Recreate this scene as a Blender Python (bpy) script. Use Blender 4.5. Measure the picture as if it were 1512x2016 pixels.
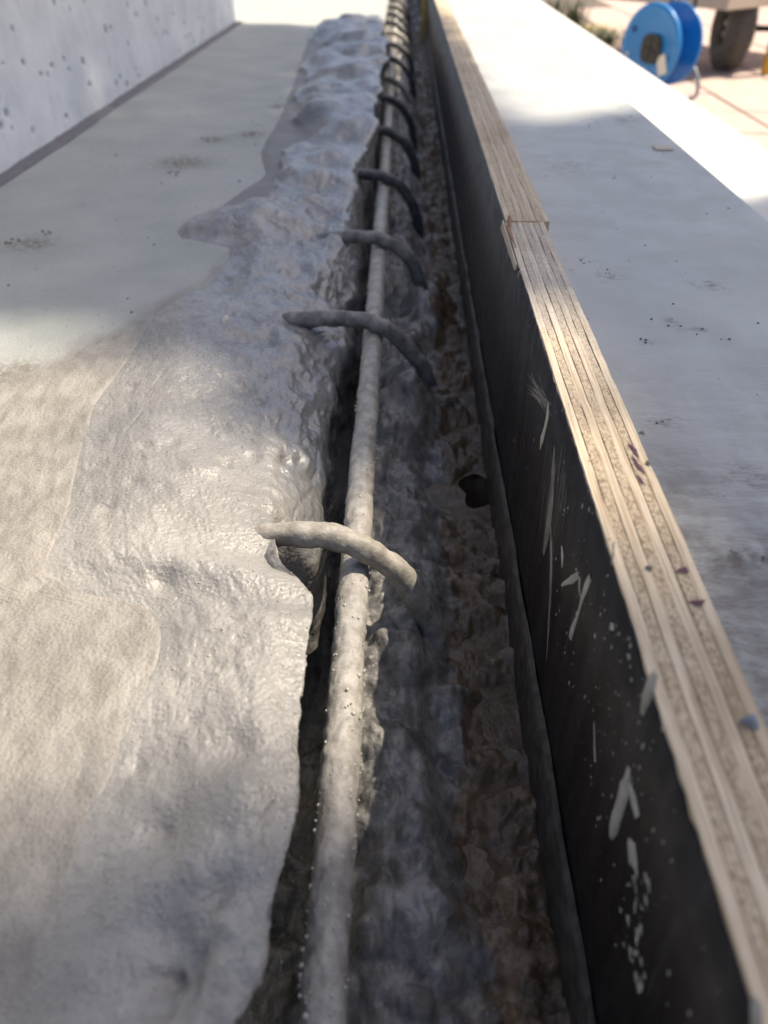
import bpy, math, random
import numpy as np
from mathutils import Vector, Matrix

# ------------------------------------------------------------------ scene, camera, sky, sun
for o in list(bpy.data.objects): bpy.data.objects.remove(o)
S = bpy.context.scene
COL = S.collection
R = math.radians
F, VU, VV = 1514.0, 800.0, -175.0                 # focal length and trench vanishing point, photo pixels
CAM = Vector((0, 0, 0.5))                         # half a metre above the paving
PITCH = math.atan((1008 - VV) / F)
YAW = math.atan((VU - 756) / F * math.cos(PITCH))
cd = bpy.data.cameras.new('camera')
cam = bpy.data.objects.new('camera', cd); COL.objects.link(cam)
cam.location = CAM
cam.rotation_euler = (math.pi / 2 - PITCH, 0, YAW)
cd.sensor_fit = 'VERTICAL'
cd.lens = 4.3
cd.sensor_height = 4.3 * 2016 / F
cd.sensor_width = cd.sensor_height * 0.75
cd.clip_start = 0.005; cd.clip_end = 2000
cd.dof.use_dof = True; cd.dof.focus_distance = 0.245; cd.dof.aperture_fstop = 2.2
S.camera = cam

SUN = Vector((0.60, 0.30, 1.0)).normalized()     # towards the sun: over the right shoulder of the formwork
SUN_EL = math.asin(SUN.z)
world = bpy.data.worlds.new('World'); S.world = world; world.use_nodes = True
wn = world.node_tree; wn.nodes.clear()
sky = wn.nodes.new('ShaderNodeTexSky'); sky.sky_type = 'NISHITA'; sky.sun_disc = False
sky.sun_elevation = SUN_EL; sky.sun_rotation = math.atan2(SUN.x, SUN.y)
sky.dust_density = 3.2; sky.ozone_density = 0.4; sky.air_density = 0.8
bg = wn.nodes.new('ShaderNodeBackground'); bg.inputs[1].default_value = 0.10
wo = wn.nodes.new('ShaderNodeOutputWorld')
wn.links.new(sky.outputs[0], bg.inputs[0]); wn.links.new(bg.outputs[0], wo.inputs[0])
sl = bpy.data.lights.new('sun', 'SUN'); sl.energy = 5.0; sl.angle = R(0.53); sl.color = (1.0, 0.885, 0.71)
sun = bpy.data.objects.new('sun', sl); COL.objects.link(sun)
sun.rotation_euler = SUN.to_track_quat('Z', 'Y').to_euler(); sun.location = SUN * 20
S.view_settings.view_transform = 'Standard'; S.view_settings.look = 'None'
S.view_settings.gamma = 1.0; S.view_settings.exposure = 0.88
S.render.engine = 'CYCLES'

# ------------------------------------------------------------------ pixel -> place
CR = cam.rotation_euler.to_matrix()
def ray(u, v): return CR @ Vector(((u - 756) / F, (1008 - v) / F, -1))
def on_z(u, v, z): d = ray(u, v); return CAM + d * ((z - CAM.z) / d.z)
def on_y(u, v, y): d = ray(u, v); return CAM + d * (y / d.y)
def on_x(u, v, x): d = ray(u, v); return CAM + d * (x / d.x)

# levels (m): paving 0, slab 0.35, plywood top 0.395
Z_SLAB, Z_PLY, X_PLY = 0.350, 0.395, 0.0437
rng = np.random.default_rng(7); random.seed(7)

# ------------------------------------------------------------------ noise
_G = np.random.default_rng(3).normal(size=(1024, 3)); _G /= np.linalg.norm(_G, axis=1)[:, None]
def perlin(x, y, z, seed=0):
    xi, yi, zi = np.floor(x).astype(np.int64), np.floor(y).astype(np.int64), np.floor(z).astype(np.int64)
    fx, fy, fz = x - xi, y - yi, z - zi
    sx, sy, sz = [t * t * t * (t * (t * 6 - 15) + 10) for t in (fx, fy, fz)]
    out = 0
    for a in (0, 1):
        for b in (0, 1):
            for c in (0, 1):
                h = ((xi + a) * 73856093) ^ ((yi + b) * 19349663) ^ ((zi + c) * 83492791) ^ (seed * 2654435)
                h = (h ^ (h >> 13)) * 1274126177; h = (h ^ (h >> 16)) & 1023
                g = _G[h]
                d = g[..., 0] * (fx - a) + g[..., 1] * (fy - b) + g[..., 2] * (fz - c)
                out = out + d * (sx if a else 1 - sx) * (sy if b else 1 - sy) * (sz if c else 1 - sz)
    return out * 1.5
def fbm(x, y, z, wl, octv=3, gain=0.5, seed=0):
    s, a = 0, 1.0
    for k in range(octv):
        f = 2 ** k / wl
        s = s + a * perlin(x * f, y * f, z * f, seed + k * 17); a *= gain
    return s
def billow(x, y, z, wl, octv=2, gain=0.5, seed=0):
    s, a = 0, 1.0
    for k in range(octv):
        f = 2 ** k / wl
        s = s + a * (np.abs(perlin(x * f, y * f, z * f, seed + k * 17)) * 2 - 0.5); a *= gain
    return s
def sst(a, b, x): t = np.clip((x - a) / (b - a), 0, 1); return t * t * (3 - 2 * t)

# ------------------------------------------------------------------ tagging and mesh helpers
def tag(o, label=None, cat=None, group=None, kind=None):
    for k, v in (('label', label), ('category', cat), ('group', group), ('kind', kind)):
        if v: o[k] = v
    return o
def empty(name, loc=(0, 0, 0), rz=0.0):
    o = bpy.data.objects.new(name, None); COL.objects.link(o); o.location = loc; o.rotation_euler = (0, 0, rz)
    o.empty_display_size = 0.02
    return o
def link(name, me, mat, parent=None):
    o = bpy.data.objects.new(name, me); COL.objects.link(o)
    if mat is not None and len(me.materials) == 0: me.materials.append(mat)
    if parent: o.parent = parent
    return o
def mesh_of(name, V, faces, smooth=False):
    me = bpy.data.meshes.new(name); me.from_pydata([tuple(map(float, v)) for v in V], [], faces)
    if smooth: me.polygons.foreach_set('use_smooth', [True] * len(me.polygons))
    me.update(); return me
def grid_mesh(name, co, attr=None):
    n, m, _ = co.shape
    me = bpy.data.meshes.new(name)
    idx = np.arange(n * m).reshape(n, m)
    q = np.stack([idx[:-1, :-1], idx[:-1, 1:], idx[1:, 1:], idx[1:, :-1]], -1).reshape(-1)
    nf = (n - 1) * (m - 1)
    me.vertices.add(n * m); me.vertices.foreach_set('co', co.reshape(-1).astype(np.float32))
    me.loops.add(nf * 4); me.loops.foreach_set('vertex_index', q.astype(np.int32))
    me.polygons.add(nf); me.polygons.foreach_set('loop_start', np.arange(0, nf * 4, 4, dtype=np.int32))
    me.polygons.foreach_set('use_smooth', np.ones(nf, dtype=bool))
    me.update(calc_edges=True); me.validate()
    for k, a in (attr or {}).items():
        t = me.attributes.new(k, 'FLOAT', 'POINT'); t.data.foreach_set('value', a.reshape(-1).astype(np.float32))
    return me
class MB:
    def __init__(s): s.V = []; s.Fc = []
    def add(s, V, faces):
        b = len(s.V); s.V += [tuple(v) for v in V]; s.Fc += [tuple(i + b for i in f) for f in faces]; return s
    def box(s, x0, x1, y0, y1, z0, z1, M=None):
        V = [Vector((x, y, z)) for z in (z0, z1) for x, y in ((x0, y0), (x1, y0), (x1, y1), (x0, y1))]
        if M is not None: V = [M @ v for v in V]
        return s.add(V, [(3, 2, 1, 0), (4, 5, 6, 7), (0, 1, 5, 4), (1, 2, 6, 5), (2, 3, 7, 6), (3, 0, 4, 7)])
    def tube(s, pts, rad, n=10, M=None):
        pts = [Vector(p) for p in pts]
        if not hasattr(rad, '__len__'): rad = [rad] * len(pts)
        V = []; k = len(pts); ref = None
        for i, p in enumerate(pts):
            t = (pts[min(i + 1, k - 1)] - pts[max(i - 1, 0)]).normalized()
            if ref is None: ref = t.orthogonal().normalized()
            ref = (ref - t * ref.dot(t)).normalized(); b = t.cross(ref)
            for j in range(n):
                a = 2 * math.pi * j / n
                V.append(p + (ref * math.cos(a) + b * math.sin(a)) * rad[i])
        if M is not None: V = [M @ v for v in V]
        f = [(i * n + j, i * n + (j + 1) % n, (i + 1) * n + (j + 1) % n, (i + 1) * n + j) for i in range(k - 1) for j in range(n)]
        f += [tuple(range(n))[::-1], tuple((k - 1) * n + j for j in range(n))]
        return s.add(V, f)
    def lathe(s, prof, n=48, M=None):
        """profile of (radius, x) turned about the X axis"""
        V = []; k = len(prof)
        for r, x in prof:
            for j in range(n):
                a = 2 * math.pi * j / n; V.append(Vector((x, r * math.cos(a), r * math.sin(a))))
        if M is not None: V = [M @ v for v in V]
        f = [(i * n + j, (i + 1) * n + j, (i + 1) * n + (j + 1) % n, i * n + (j + 1) % n) for i in range(k - 1) for j in range(n)]
        return s.add(V, f)
    def build(s, name, mat, parent=None, smooth=False, bevel=0):
        me = mesh_of(name, s.V, s.Fc, smooth); o = link(name, me, mat, parent)
        if bevel:
            b = o.modifiers.new('bevel', 'BEVEL'); b.width = bevel; b.segments = 2; b.limit_method = 'ANGLE'
        return o

# ------------------------------------------------------------------ materials
class NT:
    def __init__(s, name):
        s.m = bpy.data.materials.new(name); s.m.use_nodes = True; s.t = s.m.node_tree
        s.b = s.t.nodes['Principled BSDF']; s.tc = s.t.nodes.new('ShaderNodeTexCoord')
        s.vec = s.tc.outputs['Object']
    def put(s, sock, v):
        if isinstance(v, bpy.types.NodeSocket): s.t.links.new(v, sock)
        else:
            if isinstance(v, tuple) and len(v) == 3 and sock.type == 'RGBA': v = v + (1,)
            sock.default_value = v
    def map(s, scale=(1, 1, 1), rot=(0, 0, 0), loc=(0, 0, 0)):
        n = s.t.nodes.new('ShaderNodeMapping'); s.put(n.inputs[0], s.vec)
        n.inputs['Location'].default_value = loc; n.inputs['Rotation'].default_value = rot; n.inputs['Scale'].default_value = scale
        return n.outputs[0]
    def noise(s, scale, detail=4, rough=0.55, vec=None, dist=0.0):
        n = s.t.nodes.new('ShaderNodeTexNoise'); s.put(n.inputs['Vector'], vec or s.vec)
        n.inputs['Scale'].default_value = scale; n.inputs['Detail'].default_value = detail
        n.inputs['Roughness'].default_value = rough; n.inputs['Distortion'].default_value = dist
        return n.outputs[0]
    def voro(s, scale, vec=None, feature='F1', rand=1.0):
        n = s.t.nodes.new('ShaderNodeTexVoronoi'); s.put(n.inputs['Vector'], vec or s.vec); n.feature = feature
        n.inputs['Scale'].default_value = scale; n.inputs['Randomness'].default_value = rand
        return n.outputs[0]
    def rng(s, v, a, b, c=0.0, d=1.0, smooth=True):
        n = s.t.nodes.new('ShaderNodeMapRange'); n.interpolation_type = 'SMOOTHSTEP' if smooth else 'LINEAR'
        s.put(n.inputs[0], v)
        for i, x in enumerate((a, b, c, d)): n.inputs[i + 1].default_value = x
        return n.outputs[0]
    def math(s, op, a, b=0.0):
        n = s.t.nodes.new('ShaderNodeMath'); n.operation = op; s.put(n.inputs[0], a); s.put(n.inputs[1], b); return n.outputs[0]
    def mix(s, f, a, b):
        n = s.t.nodes.new('ShaderNodeMix'); n.data_type = 'RGBA'
        s.put(n.inputs[0], f); s.put(n.inputs[6], a); s.put(n.inputs[7], b); return n.outputs[2]
    def attr(s, name):
        n = s.t.nodes.new('ShaderNodeAttribute'); n.attribute_name = name; return n.outputs['Fac']
    def sep(s):
        n = s.t.nodes.new('ShaderNodeSeparateXYZ'); s.put(n.inputs[0], s.vec); return n.outputs
    def bump(s, h, dist, strength=1.0, normal=None):
        n = s.t.nodes.new('ShaderNodeBump'); s.put(n.inputs['Height'], h)
        n.inputs['Strength'].default_value = strength; n.inputs['Distance'].default_value = dist
        if normal is not None: s.put(n.inputs['Normal'], normal)
        return n.outputs[0]
    def out(s, color=None, rough=None, normal=None, metal=None, spec=None, coat=None):
        for k, v in (('Base Color', color), ('Roughness', rough), ('Normal', normal), ('Metallic', metal), ('Specular IOR Level', spec), ('Coat Weight', coat)):
            if v is not None: s.put(s.b.inputs[k], v)
        return s.m

def m_plain(name, col, rough=0.5, metal=0.0, var=0.15, scale=30):
    n = NT(name); c = n.mix(n.noise(scale, 5), tuple(x * (1 - var) for x in col), tuple(min(1, x * (1 + var)) for x in col))
    return n.out(c, n.rng(n.noise(scale * 2, 3), 0.3, 0.7, max(rough - 0.1, 0.02), rough + 0.1), n.bump(n.noise(scale * 6, 4), 0.0003, 0.4), metal)

def m_mortar():
    n = NT('wet_mortar')
    big = n.noise(28, 5, 0.6); med = n.noise(190, 6, 0.65, dist=0.4); fine = n.noise(1000, 4, 0.65); grit = n.voro(700); pore = n.voro(420)
    c = n.mix(n.rng(big, 0.3, 0.7), (0.255, 0.24, 0.22), (0.365, 0.346, 0.316))
    c = n.mix(n.rng(med, 0.48, 0.72, 0, 0.55), c, (0.24, 0.225, 0.205))
    wet = n.attr('wet')
    c = n.mix(n.math('MULTIPLY', wet, n.rng(n.noise(55, 4), 0.3, 0.65, 0.35, 0.9)), c, (0.20, 0.203, 0.21))
    c = n.mix(n.math('MULTIPLY', n.attr('film'), 0.9), c, (0.165, 0.152, 0.145))
    dryish = n.rng(wet, 0.1, 0.8, 1.0, 0.5)
    c = n.mix(n.math('MULTIPLY', dryish, n.rng(grit, 0.02, 0.24, 0.5, 0)), c, (0.12, 0.108, 0.094))
    c = n.mix(n.rng(n.noise(330, 5, 0.7), 0.62, 0.74, 0, 0.5), c, (0.46, 0.44, 0.41))
    r = n.rng(n.math('ADD', n.math('MULTIPLY', n.noise(120, 5, 0.6), 0.7), n.math('MULTIPLY', wet, 0.4)), 0.3, 0.72, 0.42, 0.11)
    rip = n.math('MULTIPLY', n.math('MULTIPLY', wet, n.rng(n.attr('film'), 0, 1, 1, 0.15)), n.noise(75, 3, 0.5, dist=1.0))
    nb = n.bump(rip, 0.0030, 0.8)
    nb = n.bump(med, 0.00045, 0.6, nb)
    nb = n.bump(n.math('MULTIPLY', dryish, n.rng(pore, 0.0, 0.32, 0, 1)), 0.00022, 0.7, nb)
    nb = n.bump(n.math('MULTIPLY', dryish, grit), 0.0004, 0.7, nb)
    nb2 = n.bump(n.math('MULTIPLY', dryish, fine), 0.0004, 0.8, nb)
    n.b.inputs['Coat Roughness'].default_value = 0.16; n.put(n.b.inputs['Coat Normal'], nb2)
    fl = n.attr('film')
    return n.out(c, n.math('ADD', r, n.math('MULTIPLY', fl, 0.35)), nb2, spec=0.5, coat=n.rng(fl, 0, 1, 0.42, 0.0))

def m_slab():
    n = NT('slab_concrete')
    sm = n.attr('smear'); fine = n.noise(1100, 4, 0.7); sand = n.voro(900)
    dry = n.mix(n.rng(n.noise(20, 5), 0.3, 0.7), (0.33, 0.345, 0.325), (0.40, 0.405, 0.385))
    dry = n.mix(n.rng(n.noise(240, 4, 0.7, vec=n.map((1, 0.45, 1), (0, 0, -0.5))), 0.62, 0.74, 0, 0.55), dry, (0.13, 0.125, 0.11))
    dirt = n.attr('dirt')
    dry = n.mix(n.math('MULTIPLY', n.rng(n.noise(260, 5, 0.7), 0.38, 0.58), dirt), dry, (0.105, 0.08, 0.05))
    wet = n.mix(n.rng(n.noise(130, 5, 0.65, vec=n.map((1, 0.6, 1), (0, 0, 0.35))), 0.3, 0.7), (0.235, 0.215, 0.188), (0.335, 0.312, 0.28))
    wet = n.mix(n.rng(sand, 0.0, 0.28, 0.65, 0), wet, (0.13, 0.113, 0.092)); wet = n.mix(n.rng(n.noise(480, 4, 0.7), 0.6, 0.72, 0, 0.5), wet, (0.45, 0.425, 0.385))
    c = n.mix(sm, dry, wet)
    nb = n.bump(n.noise(330, 5, 0.65, vec=n.map((1, 0.8, 1), (0, 0, 0.3))), 0.0004, 0.6)
    nb = n.bump(fine, 0.0004, 0.8, nb); nb = n.bump(sand, 0.00035, 0.7, nb)
    return n.out(c, n.rng(sm, 0, 1, 0.75, 0.45), nb)

def m_wall():
    n = NT('wall_plaster')
    c = n.mix(n.rng(n.noise(9, 6, 0.65), 0.3, 0.7), (0.58, 0.595, 0.60), (0.74, 0.745, 0.74))
    c = n.mix(n.rng(n.noise(70, 5, 0.7, vec=n.map((1, 1, 0.35))), 0.55, 0.75, 0, 0.4), c, (0.36, 0.37, 0.38))
    pit = n.attr('pit')
    c = n.mix(n.math('MULTIPLY', pit, 0.8), c, (0.10, 0.085, 0.06))  # pits also darkened in the colour, standing in for the shade inside them
    return n.out(c, 0.8, n.bump(n.noise(300, 5, 0.65), 0.0006, 0.6))

def m_trench():
    n = NT('trench_concrete')
    x = n.sep()[0]; mud = n.rng(n.math('ADD', x, n.math('MULTIPLY', n.math('SUBTRACT', n.noise(70, 5, 0.6), 0.5), 0.03)), 0.015, 0.026)
    g = n.mix(n.rng(n.noise(110, 6, 0.65), 0.3, 0.7), (0.12, 0.115, 0.11), (0.34, 0.325, 0.305))
    b = n.mix(n.rng(n.noise(130, 6, 0.65), 0.35, 0.65), (0.075, 0.046, 0.024), (0.30, 0.20, 0.115))
    b = n.mix(n.rng(n.noise(55, 4), 0.55, 0.7, 0, 0.75), b, (0.018, 0.014, 0.012))
    c = n.mix(mud, g, b)
    wl = n.math('MULTIPLY', mud, n.rng(n.math('ADD', n.sep()[2], n.math('MULTIPLY', n.math('SUBTRACT', n.noise(300, 4), 0.5), 0.003)), 0.2925, 0.2965, 0.9, 0.0))
    c = n.mix(wl, c, n.mix(n.noise(250, 4), (0.12, 0.08, 0.048), (0.22, 0.152, 0.092)))
    grit = n.voro(520)
    c = n.mix(n.rng(grit, 0.0, 0.25, 0.4, 0), c, (0.04, 0.036, 0.033))
    r = n.rng(n.noise(60, 4), 0.35, 0.65, 0.16, 0.5)
    nb = n.bump(n.noise(150, 5, 0.55, dist=0.6), 0.0022, 0.6)
    nb = n.bump(n.noise(900, 4, 0.7), 0.00035, 0.8, nb)
    return n.out(c, r, nb, spec=0.5)

def m_water():
    n = NT('muddy_water')
    x = n.sep()[0]
    mud = n.rng(n.math('ADD', x, n.math('MULTIPLY', n.math('SUBTRACT', n.noise(60, 3), 0.5), 0.03)), 0.005, 0.02)
    c = n.mix(mud, (0.10, 0.095, 0.09), n.mix(n.rng(n.noise(160, 6, 0.65, dist=0.8), 0.3, 0.7), (0.10, 0.066, 0.038), (0.23, 0.158, 0.096)))
    return n.out(c, n.rng(n.noise(120, 4), 0.35, 0.65, 0.08, 0.35), n.bump(n.noise(140, 5, 0.6, dist=0.5), 0.0016, 0.5), spec=0.3)

def m_crust(name, light, dark, ylim=None):
    n = NT(name)
    c = n.mix(n.rng(n.noise(170, 5, 0.65), 0.32, 0.68), dark, light)
    c = n.mix(n.rng(n.voro(700), 0.0, 0.25, 0.45, 0), c, tuple(k * 0.5 for k in dark))
    nb = n.bump(n.noise(420, 5, 0.6), 0.0006, 0.7); nb = n.bump(n.noise(1500, 3), 0.00015, 0.7, nb)
    return n.out(c, n.rng(n.noise(90, 3), 0.35, 0.65, 0.35, 0.6), nb)

def m_ply(name, end, tone):
    n = NT(name); L = n.map((1, 0.02, 0.3))
    if end:      # end grain: short pores across the ply
        c = n.mix(n.rng(n.noise(1500, 4, 0.7, vec=n.map((1, 0.55, 1), (0, 0, 0.3))), 0.3, 0.66), (0.30, 0.20, 0.11), (0.71, 0.575, 0.40))
        c = n.mix(n.rng(n.voro(1100, vec=n.map((1, 0.5, 1))), 0.05, 0.3, 0.55, 0), c, (0.12, 0.075, 0.04))
        bm = n.noise(1500, 4, 0.7, vec=n.map((1, 0.55, 1), (0, 0, 0.3))); bd = 0.0006
    else:        # long grain
        c = n.mix(n.rng(n.noise(1400, 5, 0.65, vec=L), 0.32, 0.66), (0.50, 0.37, 0.235), (0.79, 0.66, 0.48))
        c = n.mix(n.rng(n.noise(2600, 3, 0.6, vec=n.map((1, 0.035, 0.3))), 0.6, 0.72, 0, 0.6), c, (0.25, 0.165, 0.09))
        bm = n.noise(1800, 3, 0.6, vec=L); bd = 0.00025
    st = n.noise(26, 4, 0.6, vec=n.map((1, 0.6, 1)))
    c = n.mix(n.rng(st, 0.52, 0.70, 0, 0.5), c, (0.30, 0.195, 0.10))
    y = n.sep()[1]
    gy = n.rng(n.math('ADD', y, n.math('MULTIPLY', n.math('SUBTRACT', n.noise(30, 3), 0.5), 0.1)), 0.16, 0.25)
    gy2 = n.rng(y, 0.33, 0.337, 1, 0.15)
    c = n.mix(n.math('MULTIPLY', n.math('MULTIPLY', gy, gy2), 0.45), c, n.mix(n.rng(n.noise(900, 4, 0.7), 0.35, 0.6), (0.30, 0.29, 0.27), (0.60, 0.58, 0.545)))
    c = n.mix(1 - tone, c, (0.30, 0.21, 0.125))
    return n.out(c, 0.75, n.bump(bm, bd, 0.8))

def m_film():
    n = NT('black_film')
    c = n.mix(n.rng(n.noise(90, 5, 0.6, vec=n.map((1, 1, 0.12), (0.25, 0, 0))), 0.35, 0.75), (0.012, 0.009, 0.0085), (0.028, 0.022, 0.021))
    c = n.mix(n.rng(n.noise(260, 5, 0.7, vec=n.map((1, 0.9, 0.10), (0.3, 0, 0))), 0.58, 0.78, 0, 0.5), c, (0.085, 0.078, 0.075))
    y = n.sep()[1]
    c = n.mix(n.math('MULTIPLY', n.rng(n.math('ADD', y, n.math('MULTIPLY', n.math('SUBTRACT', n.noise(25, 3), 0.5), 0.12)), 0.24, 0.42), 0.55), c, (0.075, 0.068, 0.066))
    return n.out(c, n.rng(n.noise(150, 4), 0.3, 0.7, 0.4, 0.6), n.bump(n.noise(500, 4, 0.6, vec=n.map((1, 1, 0.15))), 0.0002, 0.5), spec=0.25)

def m_board():
    n = NT('grey_film_board')
    c = n.mix(n.rng(n.noise(14, 5), 0.3, 0.7), (0.37, 0.378, 0.37), (0.43, 0.435, 0.42))
    c = n.mix(n.rng(n.noise(45, 5, 0.65, vec=n.map((0.6, 1.3, 1), (0, 0, 0.15))), 0.55, 0.75, 0, 0.5), c, (0.33, 0.31, 0.295))
    c = n.mix(n.math('MULTIPLY', n.attr('dirt'), n.rng(n.noise(420, 5, 0.7, vec=n.map((0.6, 1.2, 1))), 0.46, 0.62)), c, (0.13, 0.105, 0.09))
    sm = n.attr('smear')
    c = n.mix(n.math('MULTIPLY', sm, n.rng(n.noise(140, 5, 0.7, vec=n.map((0.5, 1.5, 1))), 0.35, 0.62)), c, (0.24, 0.225, 0.215))
    c = n.mix(n.rng(n.noise(210, 5, 0.7), 0.70, 0.80, 0, 0.6), c, (0.15, 0.125, 0.11))
    nb = n.bump(n.math('MULTIPLY', sm, n.noise(260, 6, 0.7, vec=n.map((0.6, 1.5, 1)))), 0.0022, 0.8)
    nb = n.bump(n.noise(700, 4, 0.6), 0.0001, 0.5, nb)
    return n.out(c, n.rng(n.noise(60, 3), 0.3, 0.7, 0.38, 0.6), nb)

def m_paver():
    n = NT('paver'); oi = n.t.nodes.new('ShaderNodeObjectInfo')
    c = n.mix(n.rng(n.noise(18, 5), 0.3, 0.7), (0.37, 0.275, 0.235), (0.48, 0.375, 0.33))
    c = n.mix(n.math('MULTIPLY', oi.outputs['Random'], 0.5), c, (0.48, 0.36, 0.30))
    return n.out(c, 0.85, n.bump(n.noise(160, 5), 0.001, 0.5))

M_MORTAR, M_SLAB, M_WALL, M_TRENCH, M_WATER = m_mortar(), m_slab(), m_wall(), m_trench(), m_water()
M_BAR = m_crust('bar_cement_crust', (0.46, 0.435, 0.395), (0.27, 0.25, 0.225))
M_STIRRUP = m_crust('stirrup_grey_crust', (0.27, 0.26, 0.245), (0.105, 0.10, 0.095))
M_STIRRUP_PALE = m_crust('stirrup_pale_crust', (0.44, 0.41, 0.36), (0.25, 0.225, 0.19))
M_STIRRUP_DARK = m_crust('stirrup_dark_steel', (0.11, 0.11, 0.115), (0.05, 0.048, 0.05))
M_SPLASH = m_crust('dried_cement', (0.50, 0.47, 0.41), (0.34, 0.315, 0.27))
M_SMEAR = m_crust('cement_smear', (0.27, 0.25, 0.22), (0.12, 0.11, 0.098))
M_END, M_LONG, M_LONG2 = m_ply('ply_end_grain', True, 1.0), m_ply('ply_long_grain', False, 1.0), m_ply('ply_long_grain_tan', False, 0.8)
M_FILM, M_BOARD, M_PAVER = m_film(), m_board(), m_paver()
M_STRIP = m_crust('dusty_strip', (0.13, 0.105, 0.082), (0.06, 0.047, 0.037)); M_STRIP.node_tree.nodes['Principled BSDF'].inputs['Specular IOR Level'].default_value = 0.15
M_CRUMB = m_plain('crumb', (0.18, 0.165, 0.15), 0.8)
M_CONC = m_plain('step_concrete', (0.58, 0.57, 0.55), 0.8, var=0.08, scale=15)
M_SOIL = m_plain('sandy_soil', (0.36, 0.31, 0.26), 0.9, scale=8)

# ------------------------------------------------------------------ ground and paving
tag(MB().add([(-60, -60, -0.05), (60, -60, -0.05), (60, 400, -0.05), (-60, 400, -0.05)], [(0, 1, 2, 3)]).build('ground', M_SOIL), kind='structure')
pav = tag(MB().box(0.47, 4.0, 0.6, 9.0, -0.046, -0.006).build('paving', m_plain('joint_sand', (0.13, 0.10, 0.08), 0.9)), kind='structure')
pm = None
for i in range(12):
    for j in range(28):
        x, y = 0.475 + 0.302 * i, 0.62 + 0.302 * j
        if y < 1.4 or x + .3 > 4.0 or y + .3 > 9: continue
        if not (0.18 * y < x < 0.62 * y): continue
        if pm is None:
            o = MB().box(0, 0.293, 0, 0.293, -0.005, 0.0).build('paver', M_PAVER, pav, bevel=0.003); pm = o.data
        else:
            o = link('paver', pm, None, pav); b = o.modifiers.new('bevel', 'BEVEL'); b.width = 0.003; b.segments = 2
        o.location = (x, y, random.uniform(-0.0015, 0.0))

# ------------------------------------------------------------------ slab under the wet mortar
def rows(y0, y1, n, k=0.15):
    return (k + y0) * ((k + y1) / (k + y0)) ** np.linspace(0, 1, n) - k
X_WALL = -0.287
# left border of the mortar and the wet smear beside it, traced from the photo on the slab level
def curve(px, z):
    pts = np.array([tuple(on_z(u, v, z))[:2] for u, v in px]); o = np.argsort(pts[:, 1]); return pts[o, 1], pts[o, 0]
LEFT = [(-40, 2200), (20, 2016), (80, 1800), (130, 1650), (200, 1500), (270, 1340), (300, 1240), (250, 1190), (120, 1165), (62, 1120), (110, 1010), (140, 880), (170, 790), (235, 710), (290, 620),
        (400, 560), (450, 490), (345, 468), (345, 455), (440, 400), (520, 345), (512, 300), (555, 215), (572, 175), (592, 110), (612, 60), (640, 30), (660, 0), (700, -60)]
LIP = [(380, 2120), (460, 2016), (520, 1890), (545, 1798), (556, 1726), (574, 1619), (584, 1518), (588, 1410), (606, 1250), (618, 1150), (565, 1085), (535, 1010), (522, 930), (520, 850), (535, 760), (560, 650), (600, 560), (620, 480),
       (660, 415), (690, 350), (722, 290), (735, 220), (750, 160), (755, 100), (745, 50), (752, 0), (765, -60)]
TOE = [(560, 1180), (630, 1120), (645, 1050), (642, 990), (644, 900), (655, 830), (668, 750), (690, 650), (708, 560), (715, 480), (722, 410), (730, 350), (740, 290), (748, 220), (755, 160), (760, 100), (768, 0), (778, -60)]
ly, lx = curve(LEFT, Z_SLAB); py_, px_ = curve(LIP, 0.355); ty, tx = curve(TOE, 0.322)
def left_x(y): return np.interp(y, ly, lx)
ys = rows(0.0, 3.2, 620); ts = np.linspace(0, 1, 300)[None]
edge_x = np.minimum.reduce([np.interp(ys, ly, lx)] + [np.interp(ys + d, ly, lx) for d in (-.006, .006)]) + 0.009
edge_x = np.maximum(edge_x, left_x(ys) + 0.004); edge_x = edge_x + (np.maximum(edge_x, -0.034) - edge_x) * sst(1.50, 1.52, ys)
X = X_WALL - 0.001 + (edge_x[:, None] - X_WALL + 0.001) * ts; Y = ys[:, None] + 0 * X
smear_edge = np.interp(ys, [0, 0.05, 0.12, 0.2, 0.28, 0.33, 0.40, 0.44, 0.5, 3.2], [-0.13, -0.15, -0.20, -0.20, -0.16, -0.13, -0.10, -0.09, -0.04, -0.03])[:, None]
nz = fbm(X, Y, 0 * X, 0.03, 4, 0.5, 5)
smear = sst(-0.006, 0.012, X - smear_edge + nz * 0.012)
dc = on_z(25, 750, Z_SLAB)
dirt = np.exp(-(((X - dc.x) / 0.012) ** 2 + ((Y - dc.y) / 0.014) ** 2)) * 1.6
for u, v, w in ((360, 320, .02), (420, 275, .012), (495, 265, .012), (550, 210, .01), (60, 480, .012)):
    q = on_z(u, v, Z_SLAB); dirt += 0.9 * np.exp(-(((X - q.x) / w) ** 2 + ((Y - q.y) / w) ** 2))
Z = Z_SLAB + fbm(X, Y, 0 * X, 0.08, 3, 0.5, 9) * 0.0006 + smear * (0.0004 + 0.0006 * fbm(X + Y * 0.2, Y * 0.7, 0 * X, 0.006, 4, 0.6, 2)) + (1 - smear) * fbm(X, Y, 0 * X, 0.004, 2, 0.5, 31) * 0.00018
Z = Z - 0.004 * sst(0.003, 0.007, X - left_x(ys)[:, None]) * sst(1.52, 1.50, Y)      # tucked under the mortar
slab = tag(link('floor_slab', grid_mesh('floor_slab', np.stack([X, Y, Z], -1), {'smear': smear, 'dirt': np.clip(dirt, 0, 1)}), M_SLAB), kind='structure')
MB().box(-1.2, -0.125, -1.0, 5.0, 0.10, Z_SLAB - 0.006).build('slab_core', M_SLAB, slab)
tag(MB().box(-1.2, -0.02, 3.2, 6.0, 0.10, Z_SLAB + 0.001).build('floor_slab', M_SLAB), kind='structure')

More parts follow.
